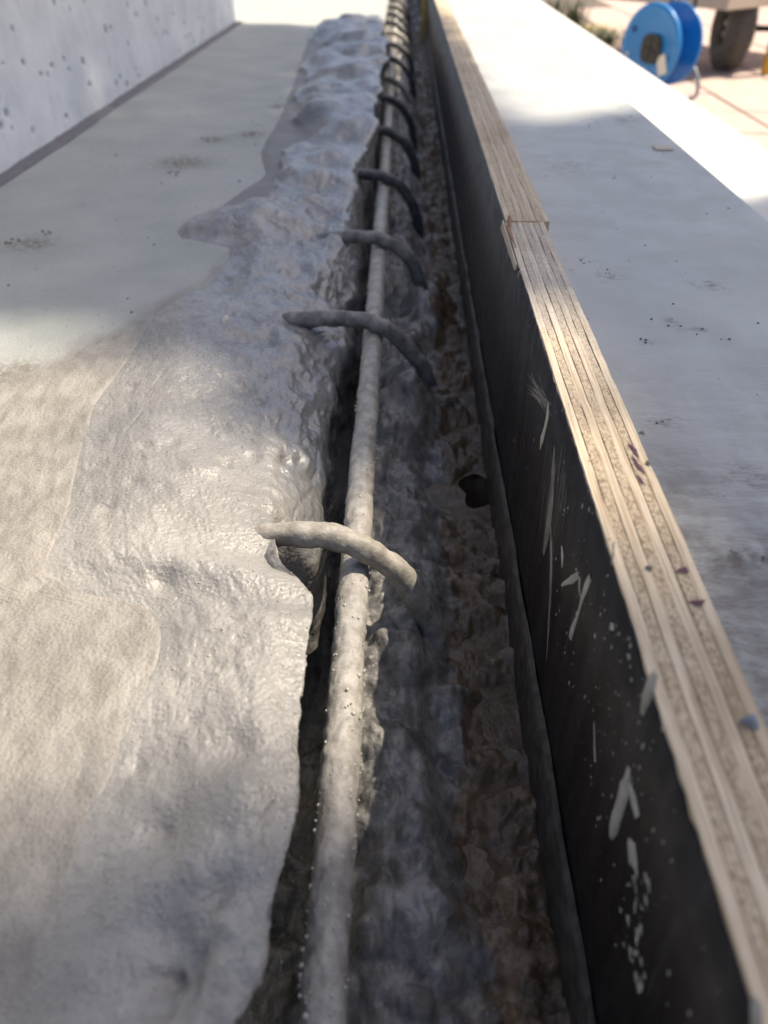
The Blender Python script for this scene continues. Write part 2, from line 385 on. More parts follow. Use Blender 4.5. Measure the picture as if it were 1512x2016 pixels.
# ------------------------------------------------------------------ wall on the left, dark strip standing in for shade in its foot gap
WY0, WY1 = -0.4, 1.56
wy = np.linspace(WY0, WY1, 900); wz = np.linspace(Z_SLAB + 0.0005, 0.56, 150)
Yw, Zw = np.meshgrid(wy, wz, indexing='ij')
pit = np.zeros_like(Yw)
for k in range(150):
    cy, cz = rng.uniform(0.35, 1.5), rng.uniform(Z_SLAB + 0.006, 0.50); ry = rng.uniform(0.0014, 0.0030) * (1.3 if rng.random() < .2 else .8); rz = ry * rng.uniform(0.7, 1.5)
    i0, i1 = np.searchsorted(wy, [cy - .014, cy + .014]); d = ((Yw[i0:i1] - cy) / ry) ** 2 + ((Zw[i0:i1] - cz) / rz) ** 2
    pit[i0:i1] = np.maximum(pit[i0:i1], np.exp(-d * d * 1.2))
Xw = X_WALL + fbm(Yw, Zw, 0 * Yw, 0.05, 4, 0.5, 21) * 0.0012 - pit * 0.004
wall = empty('concrete_wall', (X_WALL, 0.6, Z_SLAB))
tag(wall, 'pale pitted concrete wall rising from the left side of the slab', 'wall')
wf = link('wall_face', grid_mesh('wall_face', np.stack([Xw, Yw, Zw], -1)[:, ::-1], {'pit': pit[:, ::-1]}), M_WALL); wf.parent = wall; wf.matrix_parent_inverse = Matrix.Translation(-Vector(wall.location))
c = MB().box(X_WALL - 0.16, X_WALL - 0.006, WY0, WY1, Z_SLAB + 0.0005, 0.56).build('wall_core', M_WALL); c.parent = wall; c.matrix_parent_inverse = Matrix.Translation(-Vector(wall.location))
c = MB().box(X_WALL - 0.0065, X_WALL - 0.001, WY1 - .001, WY1 + 0.002, Z_SLAB + 0.0005, 0.56).build('wall_end', M_WALL); c.parent = wall; c.matrix_parent_inverse = Matrix.Translation(-Vector(wall.location))
yy = np.linspace(WY0, WY1 - 0.01, 500)[:, None]; aa = np.linspace(0, 1, 7)[None]
jx = X_WALL - 0.001 + aa * (0.0115 + 0.0015 * fbm(yy, 0 * yy, 0 * yy, 0.06, 3)); jz = Z_SLAB + 0.0005 + 0.002 * (1 - aa ** 2) + 0.0005 * fbm(yy + 0 * aa, aa * 0.02, 0 * aa * yy, 0.01, 2)
jm = m_plain('shadow_gap_strip', (0.155, 0.145, 0.155), 0.75, scale=60)  # dark colour stands in for the shade of the recessed gap
tag(link('shadow_gap_strip', grid_mesh('shadow_gap_strip', np.stack([jx, yy + 0 * aa, jz], -1)), jm), 'dark strip standing in for the shadow gap between the pale wall and the slab', 'joint')

# ------------------------------------------------------------------ trench bed and muddy water
ys = rows(0.0, 3.2, 900); xs = np.linspace(-0.085, 0.0432, 250)
Y, X = np.meshgrid(ys, xs, indexing='ij'); O = 0 * X
heap = np.exp(-((X + 0.003 + 0.006 * fbm(O, Y, O, 0.12, 2, .5, 3)) / 0.020) ** 4)
Hh = 0.279 + heap * (0.031 + 0.007 * fbm(O, Y, O, 0.10, 2, .5, 41)) + 0.0135 * sst(0.010, 0.022, X) * (1 - 0.6 * heap)
Hh += 0.0072 * fbm(X, Y, O, 0.026, 3, 0.5, 51) + 0.0040 * billow(X, Y, O, 0.019, 3, 0.45, 61) + 0.0011 * fbm(X, Y, O, 0.004, 2, 0.6, 71)
def bumpat(u, v, z, rx, ry, h, p=1):
    q = on_z(u, v, z); return h * np.exp(-(((X - q.x) / rx) ** 2 + ((Y - q.y) / ry) ** 2) ** p)
Hh += bumpat(845, 545, 0.312, 0.012, 0.05, 0.012, 2) + bumpat(780, 640, 0.296, 0.014, 0.03, -0.010) + bumpat(790, 780, 0.305, 0.012, 0.03, 0.008)
Hh += bumpat(790, 1330, 0.31, 0.014, 0.06, 0.006) + bumpat(960, 1330, 0.297, 0.010, 0.012, -0.004) + bumpat(830, 930, 0.3, 0.008, 0.02, -0.008)
Hh += bumpat(945, 965, 0.290, 0.0095, 0.012, -0.05, 2) + bumpat(945, 1725, 0.295, 0.008, 0.010, -0.006) + bumpat(1000, 1850, 0.295, 0.01, 0.02, 0.004)
Hh -= 0.042 * sst(-0.019, -0.027, X) * sst(.24, .18, Y)      # deep slot under the lip of the mortar
Hh += 0.016 * np.exp(-((Y - 0.258) / 0.012) ** 2) * sst(-0.010, -0.02, X)            # lump that dams the puddle
Hh = np.clip(Hh, 0.228, 0.3235)
tag(link('trench_floor', grid_mesh('trench_floor', np.stack([X, Y, Hh], -1)), M_TRENCH), kind='structure')
wz_ = 0.2925
hole = on_z(945, 965, 0.290)
def sheet_quad(mb, a0, a1, y0, y1, z): mb.add([(a0, y0, z), (a1, y0, z), (a1, y1, z), (a0, y1, z)], [(0, 1, 2, 3)])
wb = MB(); x0, x1, y0, y1, zw = -0.012, 0.0432, hole.y - 0.03, hole.y + 0.03, 0.2900      # water by the form, open where the void drains
sheet_quad(wb, x0, x1, 0.0, y0, zw); sheet_quad(wb, x0, x1, y1, 3.2, zw)
m = 32; V = []
for k in range(m):
    t = 2 * math.pi * k / m; cx_, cy_ = math.cos(t), math.sin(t); w_ = 1 + .16 * math.sin(3 * t + 1) + .1 * math.sin(5 * t)
    V.append((min(hole.x + 0.0095 * w_ * cx_, x1 - .0006), hole.y + 0.0125 * w_ * cy_, zw))
    f_ = min(((x1 - hole.x) if cx_ > 0 else (hole.x - x0)) / max(abs(cx_), 1e-6), 0.03 / max(abs(cy_), 1e-6)); V.append((hole.x + f_ * cx_, hole.y + f_ * cy_, zw))
wb.add(V, [(2 * k, 2 * k + 1, 2 * ((k + 1) % m) + 1, 2 * ((k + 1) % m)) for k in range(m)])
tag(wb.build('muddy_water', M_WATER), kind='structure')
wb = MB(); sheet_quad(wb, -0.06, -0.0125, 0.262, 0.60, 0.2855); tag(wb.build('muddy_water', M_WATER), kind='structure')

# ------------------------------------------------------------------ wet mortar over the slab edge
ys = rows(0.0, 1.60, 860); NA, NB_ = 230, 130
xl = left_x(ys) - 0.001 + fbm(ys, 0 * ys, 0 * ys, 0.012, 3, .55, 81) * 0.0022
xr = np.interp(ys, py_, px_) + fbm(ys, 0 * ys, 0 * ys, 0.02, 3, .5, 82) * 0.0015 + sst(.4, .6, ys) * fbm(ys, 0 * ys, 0 * ys, 0.11, 2, .5, 85) * 0.006
xt = np.interp(ys, ty, tx, left=np.nan)
y_near = ty[0]
xt = np.where(ys < y_near, xr - 0.024, xt); k = sst(y_near - 0.01, y_near + 0.02, ys); xt = xt * k + (xr - 0.024) * (1 - k)
kx = np.hanning(15); kx /= kx.sum(); xl = np.convolve(np.pad(xl, 7, mode='edge'), kx, 'valid')
xl = np.minimum(xl, xr - 0.004)
thick = np.interp(ys, [0, .06, .12, .18, .24, .32, .40, .5, .62, .8, 1.1, 1.40, 1.50, 1.56, 3.2], [.008, .009, .008, .006, .0065, .006, .007, .010, .011, .015, .016, .019, .016, .002, .001])
thick = thick * (1 + (0.35 + 0.45 * sst(.4, .7, ys)) * fbm(ys, 0 * ys, 0 * ys, 0.10, 2, .5, 83))
a = np.linspace(0, 1, NA)[None]; Wd = (xr - xl)[:, None]
xa = xl[:, None] + Wd * a
gsl = np.gradient(xl, ys); ker = np.hanning(25); ker /= ker.sum(); gsl = np.convolve(np.pad(gsl, 12, mode='edge'), ker, 'valid')
dl = (xa - xl[:, None]) / np.sqrt(1 + gsl ** 2)[:, None]                       # distance from the feathered left edge
fw = (0.030 * sst(.40, .56, ys) * np.clip(0.55 + 1.3 * fbm(ys, 0 * ys, 0 * ys, 0.16, 2, .5, 131), 0, 1.3))[:, None]   # thin slurry film spread ahead of the lumps
dl2 = np.maximum(dl - fw + 0.004 * fbm(xa, ys[:, None] + 0 * xa, 0 * xa, 0.03, 3, .5, 132) * sst(0, .004, fw), 0)
rise = 0.13 * sst(0, 0.004, dl2) + 0.87 * sst(0.0, 0.034, dl2)
film = sst(0.004, 0.0, dl2) * sst(0.001, 0.004, fw)
za = Z_SLAB - 0.0007 + 0.0016 * sst(0, .003, dl) * sst(0, .004, fw) + (thick[:, None] - 0.0008 * sst(0, .004, fw)) * rise
slump = np.interp(ys, [0, .14, .2, .24, .34, .42, .5, .58, .68, 3.2], [0, 0, .004, .010, .014, .013, .015, .010, .003, 0])[:, None]
za = za - slump * sst(0.35, 1.0, a) - (0.0035 * sst(.30, .16, ys))[:, None] * sst(0.72, 1.0, a) ** 2
b = np.linspace(0, 1, NB_ + 1)[1:][None]
p0x, p0z = xr[:, None], za[:, -1:]
p3x = xt[:, None]
steep = sst(0.0, 0.012, xt - xr)[:, None]   # 0 overhanging lip, 1 slope
p3z = 0.235 + 0.087 * steep
p1x = p0x + 0.006 * (1 - steep) + steep * (p3x - p0x) * 0.4; p1z = p0z - 0.0005 - steep * 0.005
p2x = (p3x - 0.010) * (1 - steep) + steep * (p0x + (p3x - p0x) * 0.85); p2z = (p0z - 0.007) * (1 - steep) + steep * (p3z + 0.006)
xb = (1 - b) ** 3 * p0x + 3 * (1 - b) ** 2 * b * p1x + 3 * (1 - b) * b * b * p2x + b ** 3 * p3x
zb = (1 - b) ** 3 * p0z + 3 * (1 - b) ** 2 * b * p1z + 3 * (1 - b) * b * b * p2z + b ** 3 * p3z
dr = sst(0.80, 1.0, b) ** 0.8 * steep; kk = np.minimum(b / 0.8, 1)   # last fifth of the slope drops to the channel
xq = (1 - kk) ** 3 * p0x + 3 * (1 - kk) ** 2 * kk * p1x + 3 * (1 - kk) * kk * kk * p2x + kk ** 3 * p3x
zq = (1 - kk) ** 3 * p0z + 3 * (1 - kk) ** 2 * kk * p1z + 3 * (1 - kk) * kk * kk * p2z + kk ** 3 * p3z
xb = xb * (1 - steep) + steep * (xq - 0.003 * dr); zb = zb * (1 - steep) + steep * (zq - 0.043 * dr)
PX = np.concatenate([xa, xb], 1); PZ = np.concatenate([za, zb], 1); PY = ys[:, None] + 0 * PX
sw = np.clip(steep, 0.8, 1)
for _ in range(260):                        # round the turn from top to slope
    for A in (PX, PZ): A[:, 1:-1] += sw * 0.25 * (A[:, :-2] - 2 * A[:, 1:-1] + A[:, 2:])
co = np.stack([PX, PY, PZ], -1)
du = np.gradient(co, axis=1); dv = np.gradient(co, axis=0)
nn = np.cross(du, dv); nn /= np.linalg.norm(nn, axis=-1)[..., None] + 1e-12
edge = np.concatenate([sst(0.0005, 0.010, dl) * (1 - 0.85 * film), np.ones_like(xb)], 1); film = np.concatenate([film, 0 * xb], 1)
far = sst(0.27, 0.42, PY)                   # rougher, lumpier paste further on
side = np.concatenate([0 * xa, np.ones_like(xb) * sst(0, 0.3, b)], 1)
rough = np.clip(far + side * 0.6, 0, 1)
lump = sst(0.05, 0.45, fbm(PX, PY, PZ, 0.05, 2, .5, 91))
disp = 0.0016 * fbm(PX, PY, PZ, 0.035, 2, .5, 92) * (0.5 + 1.3 * far)
nf = 1 - 0.6 * sst(.45, .75, PY)
disp += 0.0011 * (0.14 + 0.8 * rough) * nf * fbm(PX, PY, PZ, 0.012, 3, .55, 93)
disp += -0.0009 * (0.1 + 0.9 * rough) * lump * nf * billow(PX, PY, PZ, 0.010, 2, .5, 94)
disp += 0.0005 * (1 - far) * fbm(PX * 1.6 + PY * 0.6, PY * 0.7, PZ, 0.010, 3, .5, 95) - 0.0004 * (1 - far) * sst(.05, .4, fbm(PX, PY, PZ, .03, 2, .5, 98)) * billow(PX, PY, PZ, 0.007, 2, .5, 99)
disp += sst(.085, .05, PY) * edge * (0.0022 * fbm(PX, PY, PZ, 0.014, 3, .55, 121) - 0.0012 * billow(PX, PY, PZ, 0.008, 2, .5, 122)) * np.concatenate([sst(.35, .7, a) + 0 * xa, 0.35 * np.ones_like(xb)], 1)
mid = sst(.19, .25, PY) * sst(.62, .48, PY) * np.concatenate([sst(.45, .8, a) + 0 * xa, np.ones_like(xb)], 1)
disp += mid * (0.0024 * fbm(PX, PY, PZ, 0.022, 2, .5, 111) - 0.0010 * billow(PX, PY, PZ, 0.013, 2, .5, 112))
disp += 0.00018 * fbm(PX, PY, PZ, 0.0026, 2, .6, 96)
wx_ = PX + 0.012 * fbm(PX, PY, PZ, .05, 2, .5, 141); wy_ = PY + 0.012 * fbm(PX, PY, PZ, .05, 2, .5, 142)
crease = np.exp(-(perlin(wx_ / .026, wy_ / .034, PZ / .03, 143) / 0.045) ** 2) * sst(.0, .35, fbm(PX, PY, PZ, .06, 1, .5, 144))
disp -= 0.0006 * crease * (1 - 0.5 * far)                       # folds left by the trowel
disp += 0.0075 * far * sst(1.57, 1.48, PY) * np.clip(fbm(PX, PY, PZ, 0.045, 2, .5, 97), -0.5, 1)
for _ in range(60):                         # small popped air bubbles and dents in the skin
    cy, cx = rng.uniform(0.05, 0.42), rng.uniform(-0.12, -0.03); rr = rng.uniform(0.0012, 0.0035)
    i0, i1 = np.searchsorted(ys, [cy - 4 * rr, cy + 4 * rr])
    if i1 > i0: disp[i0:i1] -= rr * 0.55 * np.exp(-((PX[i0:i1] - cx) ** 2 + (PY[i0:i1] - cy) ** 2) / rr ** 2)
for u, v, rr, h in ((450, 1470, .006, -.003), (470, 1560, .005, .002), (330, 1630, .007, -.003), (440, 1750, .004, -.004), (395, 900, .006, .002), (350, 1880, .010, -.007), (300, 1960, .008, -.003), (445, 1800, .004, .003), (470, 1905, .005, .003), (410, 590, .010, -.0025), (450, 600, .008, -.003)):
    q = on_z(u, v, 0.357); disp += h * np.exp(-((PX - q.x) ** 2 + (PY - q.y) ** 2) / rr ** 2)
q = on_z(520, 1062, 0.356); disp -= 0.0034 * np.exp(-((PX - q.x) / 0.016) ** 2 - ((PY - q.y) / 0.008) ** 2)
q = on_z(575, 1100, 0.352)                  # the hole under the first stirrup
disp -= 0.0006 * np.exp(-((PX - q.x) / 0.005) ** 2 - ((PY - q.y) / 0.006) ** 2)
co = co + nn * (disp * edge)[..., None]
wet = np.clip(0.15 + 0.75 * sst(0.20, 0.36, PY + (PX + 0.05) * 0.9) + 0.5 * side, 0, 1)
tag(link('wet_mortar', grid_mesh('wet_mortar', co, {'wet': wet, 'film': film}), M_MORTAR), 'wet grey mortar slopped over the slab edge beside the trench', 'mortar', kind='stuff')
mort = bpy.data.objects['wet_mortar']
# wet sand grains standing out of the skin
gm = MB(); ico = [(0, 0, 1)] + [(math.cos(t) * .9, math.sin(t) * .9, .35) for t in np.linspace(0, 2 * math.pi, 7)[:-1]] + [(math.cos(t) * .9, math.sin(t) * .9, -.5) for t in np.linspace(0, 2 * math.pi, 7)[:-1]]
icf = [(0, 1 + j, 1 + (j + 1) % 6) for j in range(6)] + [(1 + j, 7 + j, 7 + (j + 1) % 6, 1 + (j + 1) % 6) for j in range(6)]
i_hi = int(np.searchsorted(ys, 0.40))
for k in range(3200):
    i, j = random.randrange(20, i_hi), random.randrange(25, NA + 25); p = co[i, j]; s_ = abs(random.gauss(0, .00013)) + .00009
    gm.add([(p[0] + x * s_, p[1] + y * s_, p[2] + z * s_) for x, y, z in ico], icf)
for k in range(420):
    i, j = random.randrange(int(np.searchsorted(ys, .07)), int(np.searchsorted(ys, .30))), random.randrange(30, NA + 10); p = co[i, j]; s_ = random.uniform(.00018, .00036)
    gm.add([(p[0] + x * s_, p[1] + y * s_, p[2] + z * s_ * .8) for x, y, z in ico], icf)
ng = NT('wet_grain'); mg = ng.out(ng.mix(ng.noise(900, 2), (0.22, 0.20, 0.175), (0.5, 0.47, 0.42)), 0.12, spec=0.6)
tag(gm.build('wet_grains', mg, mort, True), kind='stuff')

# ------------------------------------------------------------------ long reinforcing bar
D_BAR = 0.1675
def on_bar(y):
    base = on_z(635, 2016, 0.5 - D_BAR).x; farx = on_z(767, 200, 0.5 - D_BAR)
    return base + (farx.x - base) * (y / farx.y)
ys = rows(0.0, 3.2, 900); th = np.linspace(0, 2 * np.pi, 57)
Yb, T = np.meshgrid(ys, th, indexing='ij')
cx, sz = np.cos(T), np.sin(T)
rr = 0.00475 + 0.00042 * fbm(cx * 0.005, Yb, sz * 0.005, 0.02, 3, .5, 101) + 0.00034 * fbm(cx * 0.005, Yb, sz * 0.005, 0.003, 3, .65, 102)
rr += 0.00010 * np.clip(np.sin(2 * np.pi * (Yb + 0.004 * np.abs(cx)) / 0.0072) * 2, -1, 1) * np.clip(0.35 + 1.2 * fbm(Yb, cx * .01, sz * .01, .03, 2, .5, 6), 0, 1)
xc = np.array([on_bar(y) for y in ys])[:, None] + 0.0006 * fbm(Yb, 0 * Yb, 0 * Yb, 0.25, 1, .5, 8); zc = 0.5 - D_BAR + 0.0008 * fbm(Yb, 0 * Yb, 0 * Yb, 0.3, 1, .5, 9)
me = grid_mesh('reinforcing_bar', np.stack([xc + rr * cx, Yb, zc + rr * sz], -1)[:, ::-1])
bar = tag(link('reinforcing_bar', me, M_BAR), 'long cement-crusted steel bar running the length of the trench', 'rebar')

bb = MB()
for k in range(380):
    y = 0.05 + 0.55 * random.random() ** 1.6; t = random.uniform(-.3, math.pi + .3); c_ = Vector((on_bar(y) + 0.0049 * math.cos(t), y, 0.5 - D_BAR + 0.0049 * math.sin(t))); s_ = abs(random.gauss(0, .00022)) + .00012
    bb.add([(c_.x + x * s_, c_.y + yy_ * s_, c_.z + z * s_) for x, yy_, z in ico], icf)
tag(bb.build('cement_beads', m_plain('pale_bead', (0.56, 0.53, 0.48), 0.35), bar, True), kind='stuff')

# ------------------------------------------------------------------ stirrups hooked over the bar
def smooth_path(P, n):
    P = np.array(P); d = np.r_[0, np.cumsum(np.linalg.norm(np.diff(P, axis=0), axis=1))]; t = np.linspace(0, d[-1], n)
    Q = np.stack([np.interp(t, d, P[:, i]) for i in range(3)], -1)
    for _ in range(max(2, n // 10)): Q[1:-1] = 0.25 * Q[:-2] + 0.5 * Q[1:-1] + 0.25 * Q[2:]
    return Q
def bar_mesh(name, Q, r, seed, amp=1.0, m=25):
    n = len(Q); t = np.gradient(Q, axis=0); t /= np.linalg.norm(t, axis=1)[:, None]
    e1 = np.cross(t, [0, 1.0, 0]); e1 /= np.linalg.norm(e1, axis=1)[:, None] + 1e-9; e2 = np.cross(t, e1)
    a = np.linspace(0, 2 * np.pi, m)[None, :, None]
    dirv = e1[:, None] * np.cos(a) + e2[:, None] * np.sin(a)
    base = Q[:, None] + dirv * r
    d = amp * (0.00042 * fbm(base[..., 0], base[..., 1], base[..., 2], 0.009, 3, .55, seed) + 0.00022 * fbm(base[..., 0], base[..., 1], base[..., 2], 0.0028, 2, .6, seed + 5))
    return grid_mesh(name, base + dirv * d[..., None])
ORD = ['nearest', 'second nearest', 'third nearest', 'fourth nearest', 'fifth nearest', 'sixth nearest', 'seventh nearest', 'eighth nearest', 'ninth nearest', 'tenth nearest', 'eleventh nearest', 'twelfth nearest', 'thirteenth nearest', 'fourteenth nearest']
traced = [   # (pixel outline of the centre line, radius, material)
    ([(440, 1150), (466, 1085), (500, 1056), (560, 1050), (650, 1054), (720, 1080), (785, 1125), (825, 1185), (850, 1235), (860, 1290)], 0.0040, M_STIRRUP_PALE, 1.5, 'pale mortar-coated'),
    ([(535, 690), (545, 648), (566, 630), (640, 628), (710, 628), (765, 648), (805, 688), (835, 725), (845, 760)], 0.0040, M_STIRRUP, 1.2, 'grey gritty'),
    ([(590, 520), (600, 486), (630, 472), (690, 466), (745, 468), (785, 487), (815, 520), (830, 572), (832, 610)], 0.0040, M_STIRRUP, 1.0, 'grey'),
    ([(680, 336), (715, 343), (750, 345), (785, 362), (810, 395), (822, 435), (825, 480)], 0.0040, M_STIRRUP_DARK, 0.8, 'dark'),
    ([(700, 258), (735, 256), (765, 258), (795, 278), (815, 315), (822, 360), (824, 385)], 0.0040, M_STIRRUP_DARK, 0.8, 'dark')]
ycross = [on_z(u, v, 0.5 - 0.1575).y for u, v in ((722, 1081), (725, 632), (745, 467), (752, 346), (765, 258), (768, 200))]
rel = None
for i in range(14):
    if i < 5:
        px, r, mt, amp, desc = traced[i]; yc = ycross[i]
        P = [tuple(on_y(u, v, yc)) for u, v in px]
        if i == 4: rel = [(p[0] - on_bar(yc), 0, p[2]) for p in P]
    else:
        yc = ycross[4] + 0.143 * (i - 4) + 0.008 * math.sin(i * 2.7)
        P = [(x + on_bar(yc) + 0.002 * math.sin(i), yc + 0.006 * math.sin(i * 1.7) * (x + 0.03) / 0.03, z + 0.002 * math.sin(i * 3.1)) for x, _, z in rel]
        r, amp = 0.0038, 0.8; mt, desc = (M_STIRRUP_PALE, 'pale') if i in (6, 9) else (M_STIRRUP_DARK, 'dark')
    zmax = max(p[2] for p in P)
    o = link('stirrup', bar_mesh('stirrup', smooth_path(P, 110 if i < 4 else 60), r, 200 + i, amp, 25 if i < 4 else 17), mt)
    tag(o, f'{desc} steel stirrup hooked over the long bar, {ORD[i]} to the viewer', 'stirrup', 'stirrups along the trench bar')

q = on_z(445, 630, 0.3585); pb = MB(); s_ = 0.0022
pb.add([(q.x + x * s_ * 0.8, q.y + y * s_, q.z + z * s_ * 1.1) for x, y, z in ico], icf)
tag(pb.build('pebble', m_plain('white_stone', (0.62, 0.58, 0.52), 0.6), None, True), 'tiny white pebble stuck in the mortar left of the second stirrup', 'pebble')

# ------------------------------------------------------------------ plywood formwork
def ply_panel(root, x0, x1, y0, y1, ztop, zbot, nply, seed, tan=False, film=True):
    w = (x1 - x0 - 0.0006) / nply
    n = 260
    yv = y0 + (y1 - y0) * np.linspace(0, 1, n) ** 1.35
    for k in range(nply):
        xa_, xb_ = x0 + 0.0006 + k * w, x0 + 0.0006 + (k + 1) * w
        dz = rng.uniform(-0.00012, 0.00008) - (0.00008 if k % 2 == 0 else 0)
        wob = 0.0002 * fbm(yv, 0 * yv + k, 0 * yv, 0.03, 2, .5, seed)       # same wander for all plies of this panel
        top = ztop + dz + 0.0003 * fbm(yv, 0 * yv + k * 3.1, 0 * yv, 0.015, 3, .6, seed + k)
        prof = [(xa_ + 0.00004, zbot, 0), (xa_ + 0.00004, 0, -0.00014), (xa_ + 0.00012, 0, 0), ((xa_ + xb_) / 2, 0, 0.00003), (xb_ - 0.00012, 0, 0), (xb_ - 0.00004, 0, -0.00018), (xb_ - 0.00004, zbot, 0)]
        cols = []
        for x, z, d in prof: cols.append(np.stack([x + wob, yv, (top + d) if z == 0 else np.full(n, z)], -1))
        co = np.stack(cols, 1)
        me = grid_mesh('veneer', co[:, ::-1][:, ::-1])
        me2 = me; me.polygons.foreach_set('use_smooth', np.zeros(len(me.polygons), bool))
        o = link('veneer', me2, (M_END if k % 2 else (M_LONG2 if tan else M_LONG)), root)
        # closed ends
        e = MB()
        for idx_, flip in (((0, False),) if y0 > 0.3 else ((n - 1, True),)):
            V = [tuple(co[idx_, j]) for j in range(co.shape[1])]
            e.add(V, [tuple(range(len(V)))[::-1] if flip else tuple(range(len(V)))])
        e.build('veneer_end', M_END if k % 2 == 0 else M_LONG, o)
    if film:
        n2 = 140
        yv = np.linspace(y0, y1, n2)[:, None]; zz = np.array([zbot, zbot + 0.03, zbot + 0.06, ztop - 0.0009])[None]
        jag = np.zeros((n2, 4)); jag[:, -1] = 0.0004 * rng.normal(size=n2)
        X_ = x0 + 0 * yv + 0 * zz; Yv = yv + 0 * zz; Zv = zz + jag
        f1 = np.stack([X_, Yv, Zv], -1); f2 = np.stack([X_[:, -1:] + 0.00055, Yv[:, -1:], Zv[:, -1:]], -1)
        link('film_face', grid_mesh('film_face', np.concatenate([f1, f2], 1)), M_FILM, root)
Z_BOT = 0.287
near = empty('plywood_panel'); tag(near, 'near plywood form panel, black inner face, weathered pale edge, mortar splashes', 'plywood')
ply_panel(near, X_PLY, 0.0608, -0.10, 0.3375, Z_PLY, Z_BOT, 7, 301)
farp = empty('plywood_panel'); tag(farp, 'far plywood form panel continuing beyond the butt joint, tan edge', 'plywood')
ply_panel(farp, X_PLY + 0.0002, 0.0634, 0.3385, 3.1, Z_PLY + 0.0002, Z_BOT, 7, 331, tan=True)
# splinters and torn film at the joint
sp = MB()
q0, q1, q2 = on_x(1003, 425, X_PLY - .001), on_x(1002, 452, X_PLY - .0012), on_x(1016, 488, X_PLY - .0002)
sp.tube([q0, q1, q2], [0.0006, 0.0011, 0.0002], 6)
sp.build('splinter', m_plain('splinter', (0.30, 0.19, 0.13), 0.8), farp)
lathm = MB(); pA, pB = on_x(998, 366, X_PLY), on_x(1022, 492, X_PLY)
lathm.add([(X_PLY - 0.0010, pB.y, Z_PLY - 0.002), (X_PLY - 0.0001, pB.y, Z_PLY - 0.002), (X_PLY - 0.0001, pB.y, Z_PLY + .0002), (X_PLY - 0.0006, pB.y, Z_PLY + .0002),
           (X_PLY - 0.0010, pA.y, Z_PLY - 0.003), (X_PLY - 0.0001, pA.y, Z_PLY - 0.003), (X_PLY - 0.0001, pA.y, Z_PLY + .0003), (X_PLY - 0.0006, pA.y, Z_PLY + .0003)],
          [(0, 1, 2, 3), (7, 6, 5, 4), (0, 4, 5, 1), (1, 5, 6, 2), (2, 6, 7, 3), (3, 7, 4, 0)])
lathm.build('lifted_veneer', M_LONG2, farp)
for u, v, sgn in ((1028, 535, 1), (1205, 1060, 1), (1103, 690, 1), (1168, 905, 1), (1120, 532, -1)):       # hair-like fibres on the sawn edge
    q = on_z(u, v, Z_PLY); L_ = random.uniform(.0015, .004)
    MB().tube([q, q + Vector((-0.0012 * sgn, -0.0006, 0.0004)), q + Vector((-0.0016 * sgn, -0.001 - L_ * .3, -L_ * .6))], [0.00016, 0.00013, 0.00005], 5).build('wood_fibre', M_LONG, near)
# purple marks and cement crumbs on the edge
mk = m_plain('purple_mark', (0.10, 0.035, 0.06), 0.7)
def patch(name, mat, root, u, v, z, sx, sy, h, rot=0.0, lobes=3):
    q = on_z(u, v, z); m = 14; V = [(q.x, q.y, z + h)]; ph = random.uniform(0, 6)
    for ring, (s, hh) in enumerate(((0.6, h * 0.85), (1.0, 0.00002))):
        for j in range(m):
            t = 2 * math.pi * j / m; k = 1 + 0.28 * math.sin(lobes * t + ph) + 0.14 * math.sin(5 * t + 2 * ph)
            x, y = sx * s * k * math.cos(t), sy * s * k * math.sin(t)
            V.append((q.x + x * math.cos(rot) - y * math.sin(rot), q.y + x * math.sin(rot) + y * math.cos(rot), z + hh))
    f = [(0, 1 + j, 1 + (j + 1) % m) for j in range(m)] + [(1 + j, 1 + m + j, 1 + m + (j + 1) % m, 1 + (j + 1) % m) for j in range(m)]
    return link(name, mesh_of(name, V, f, True), mat, root)
for u, v, sx, sy in ((1248, 885, .0005, .003), (1256, 915, .0005, .0035), (1346, 1122, .0012, .0008), (1374, 1186, .0014, .0008), (1262, 945, .0003, .002)):
    patch('paint_mark', mk, near, u, v, Z_PLY + 0.00022, sx, sy, 0.0001, 0.15)
blu = m_plain('grey_chip', (0.22, 0.24, 0.27), 0.6)
for u, v, s, mt in ((1264, 853, .0008, M_CRUMB), (1277, 912, .0007, M_CRUMB), (1278, 1119, .0007, M_CRUMB), (1478, 1421, .0014, blu)):
    patch('crumb', mt, near, u, v, Z_PLY + 0.0002, s, s, s * 0.9)

# ---- dried cement on the black face
def on_face(u, v): return on_x(u, v, X_PLY)
def drip(px, wpx, root=near, flat=0.35, name='cement_drip'):
    P = np.array([tuple(on_face(u, v)) for u, v in px]); n = max(10, 5 * len(px))
    Q = smooth_path(P, n); w = np.interp(np.linspace(0, 1, n), np.linspace(0, 1, len(wpx)), wpx)
    dist = np.array([(Vector(q) - CAM).length for q in Q]); r = w * dist / F * 0.5 * 2.0
    r = r * (1 + 0.18 * fbm(Q[:, 1] * 1.0, Q[:, 2], 0 * r, 0.004, 2, .5, int(px[0][0])))
    m = 9; V = []; f = []
    t = np.gradient(Q, axis=0); t /= np.linalg.norm(t, axis=1)[:, None] + 1e-12
    for i in range(n):
        s = np.cross([1, 0, 0], t[i]); s /= np.linalg.norm(s) + 1e-12
        for j in range(m):
            a_ = math.pi * j / (m - 1); V.append(tuple(Q[i] + s * math.cos(a_) * r[i] + np.array([-0.00005 - math.sin(a_) * r[i] * flat, 0, 0])))
    for i in range(n - 1):
        for j in range(m - 1): f.append((i * m + j, i * m + j + 1, (i + 1) * m + j + 1, (i + 1) * m + j))
    return link(name, mesh_of(name, V, f, True), M_SMEAR if (name == 'cement_streak' or flat < 0.2) else M_SPLASH, root)
drip([(1080, 792), (1079, 820), (1072, 850), (1066, 872), (1064, 884)], [4, 9, 8, 10, 3])
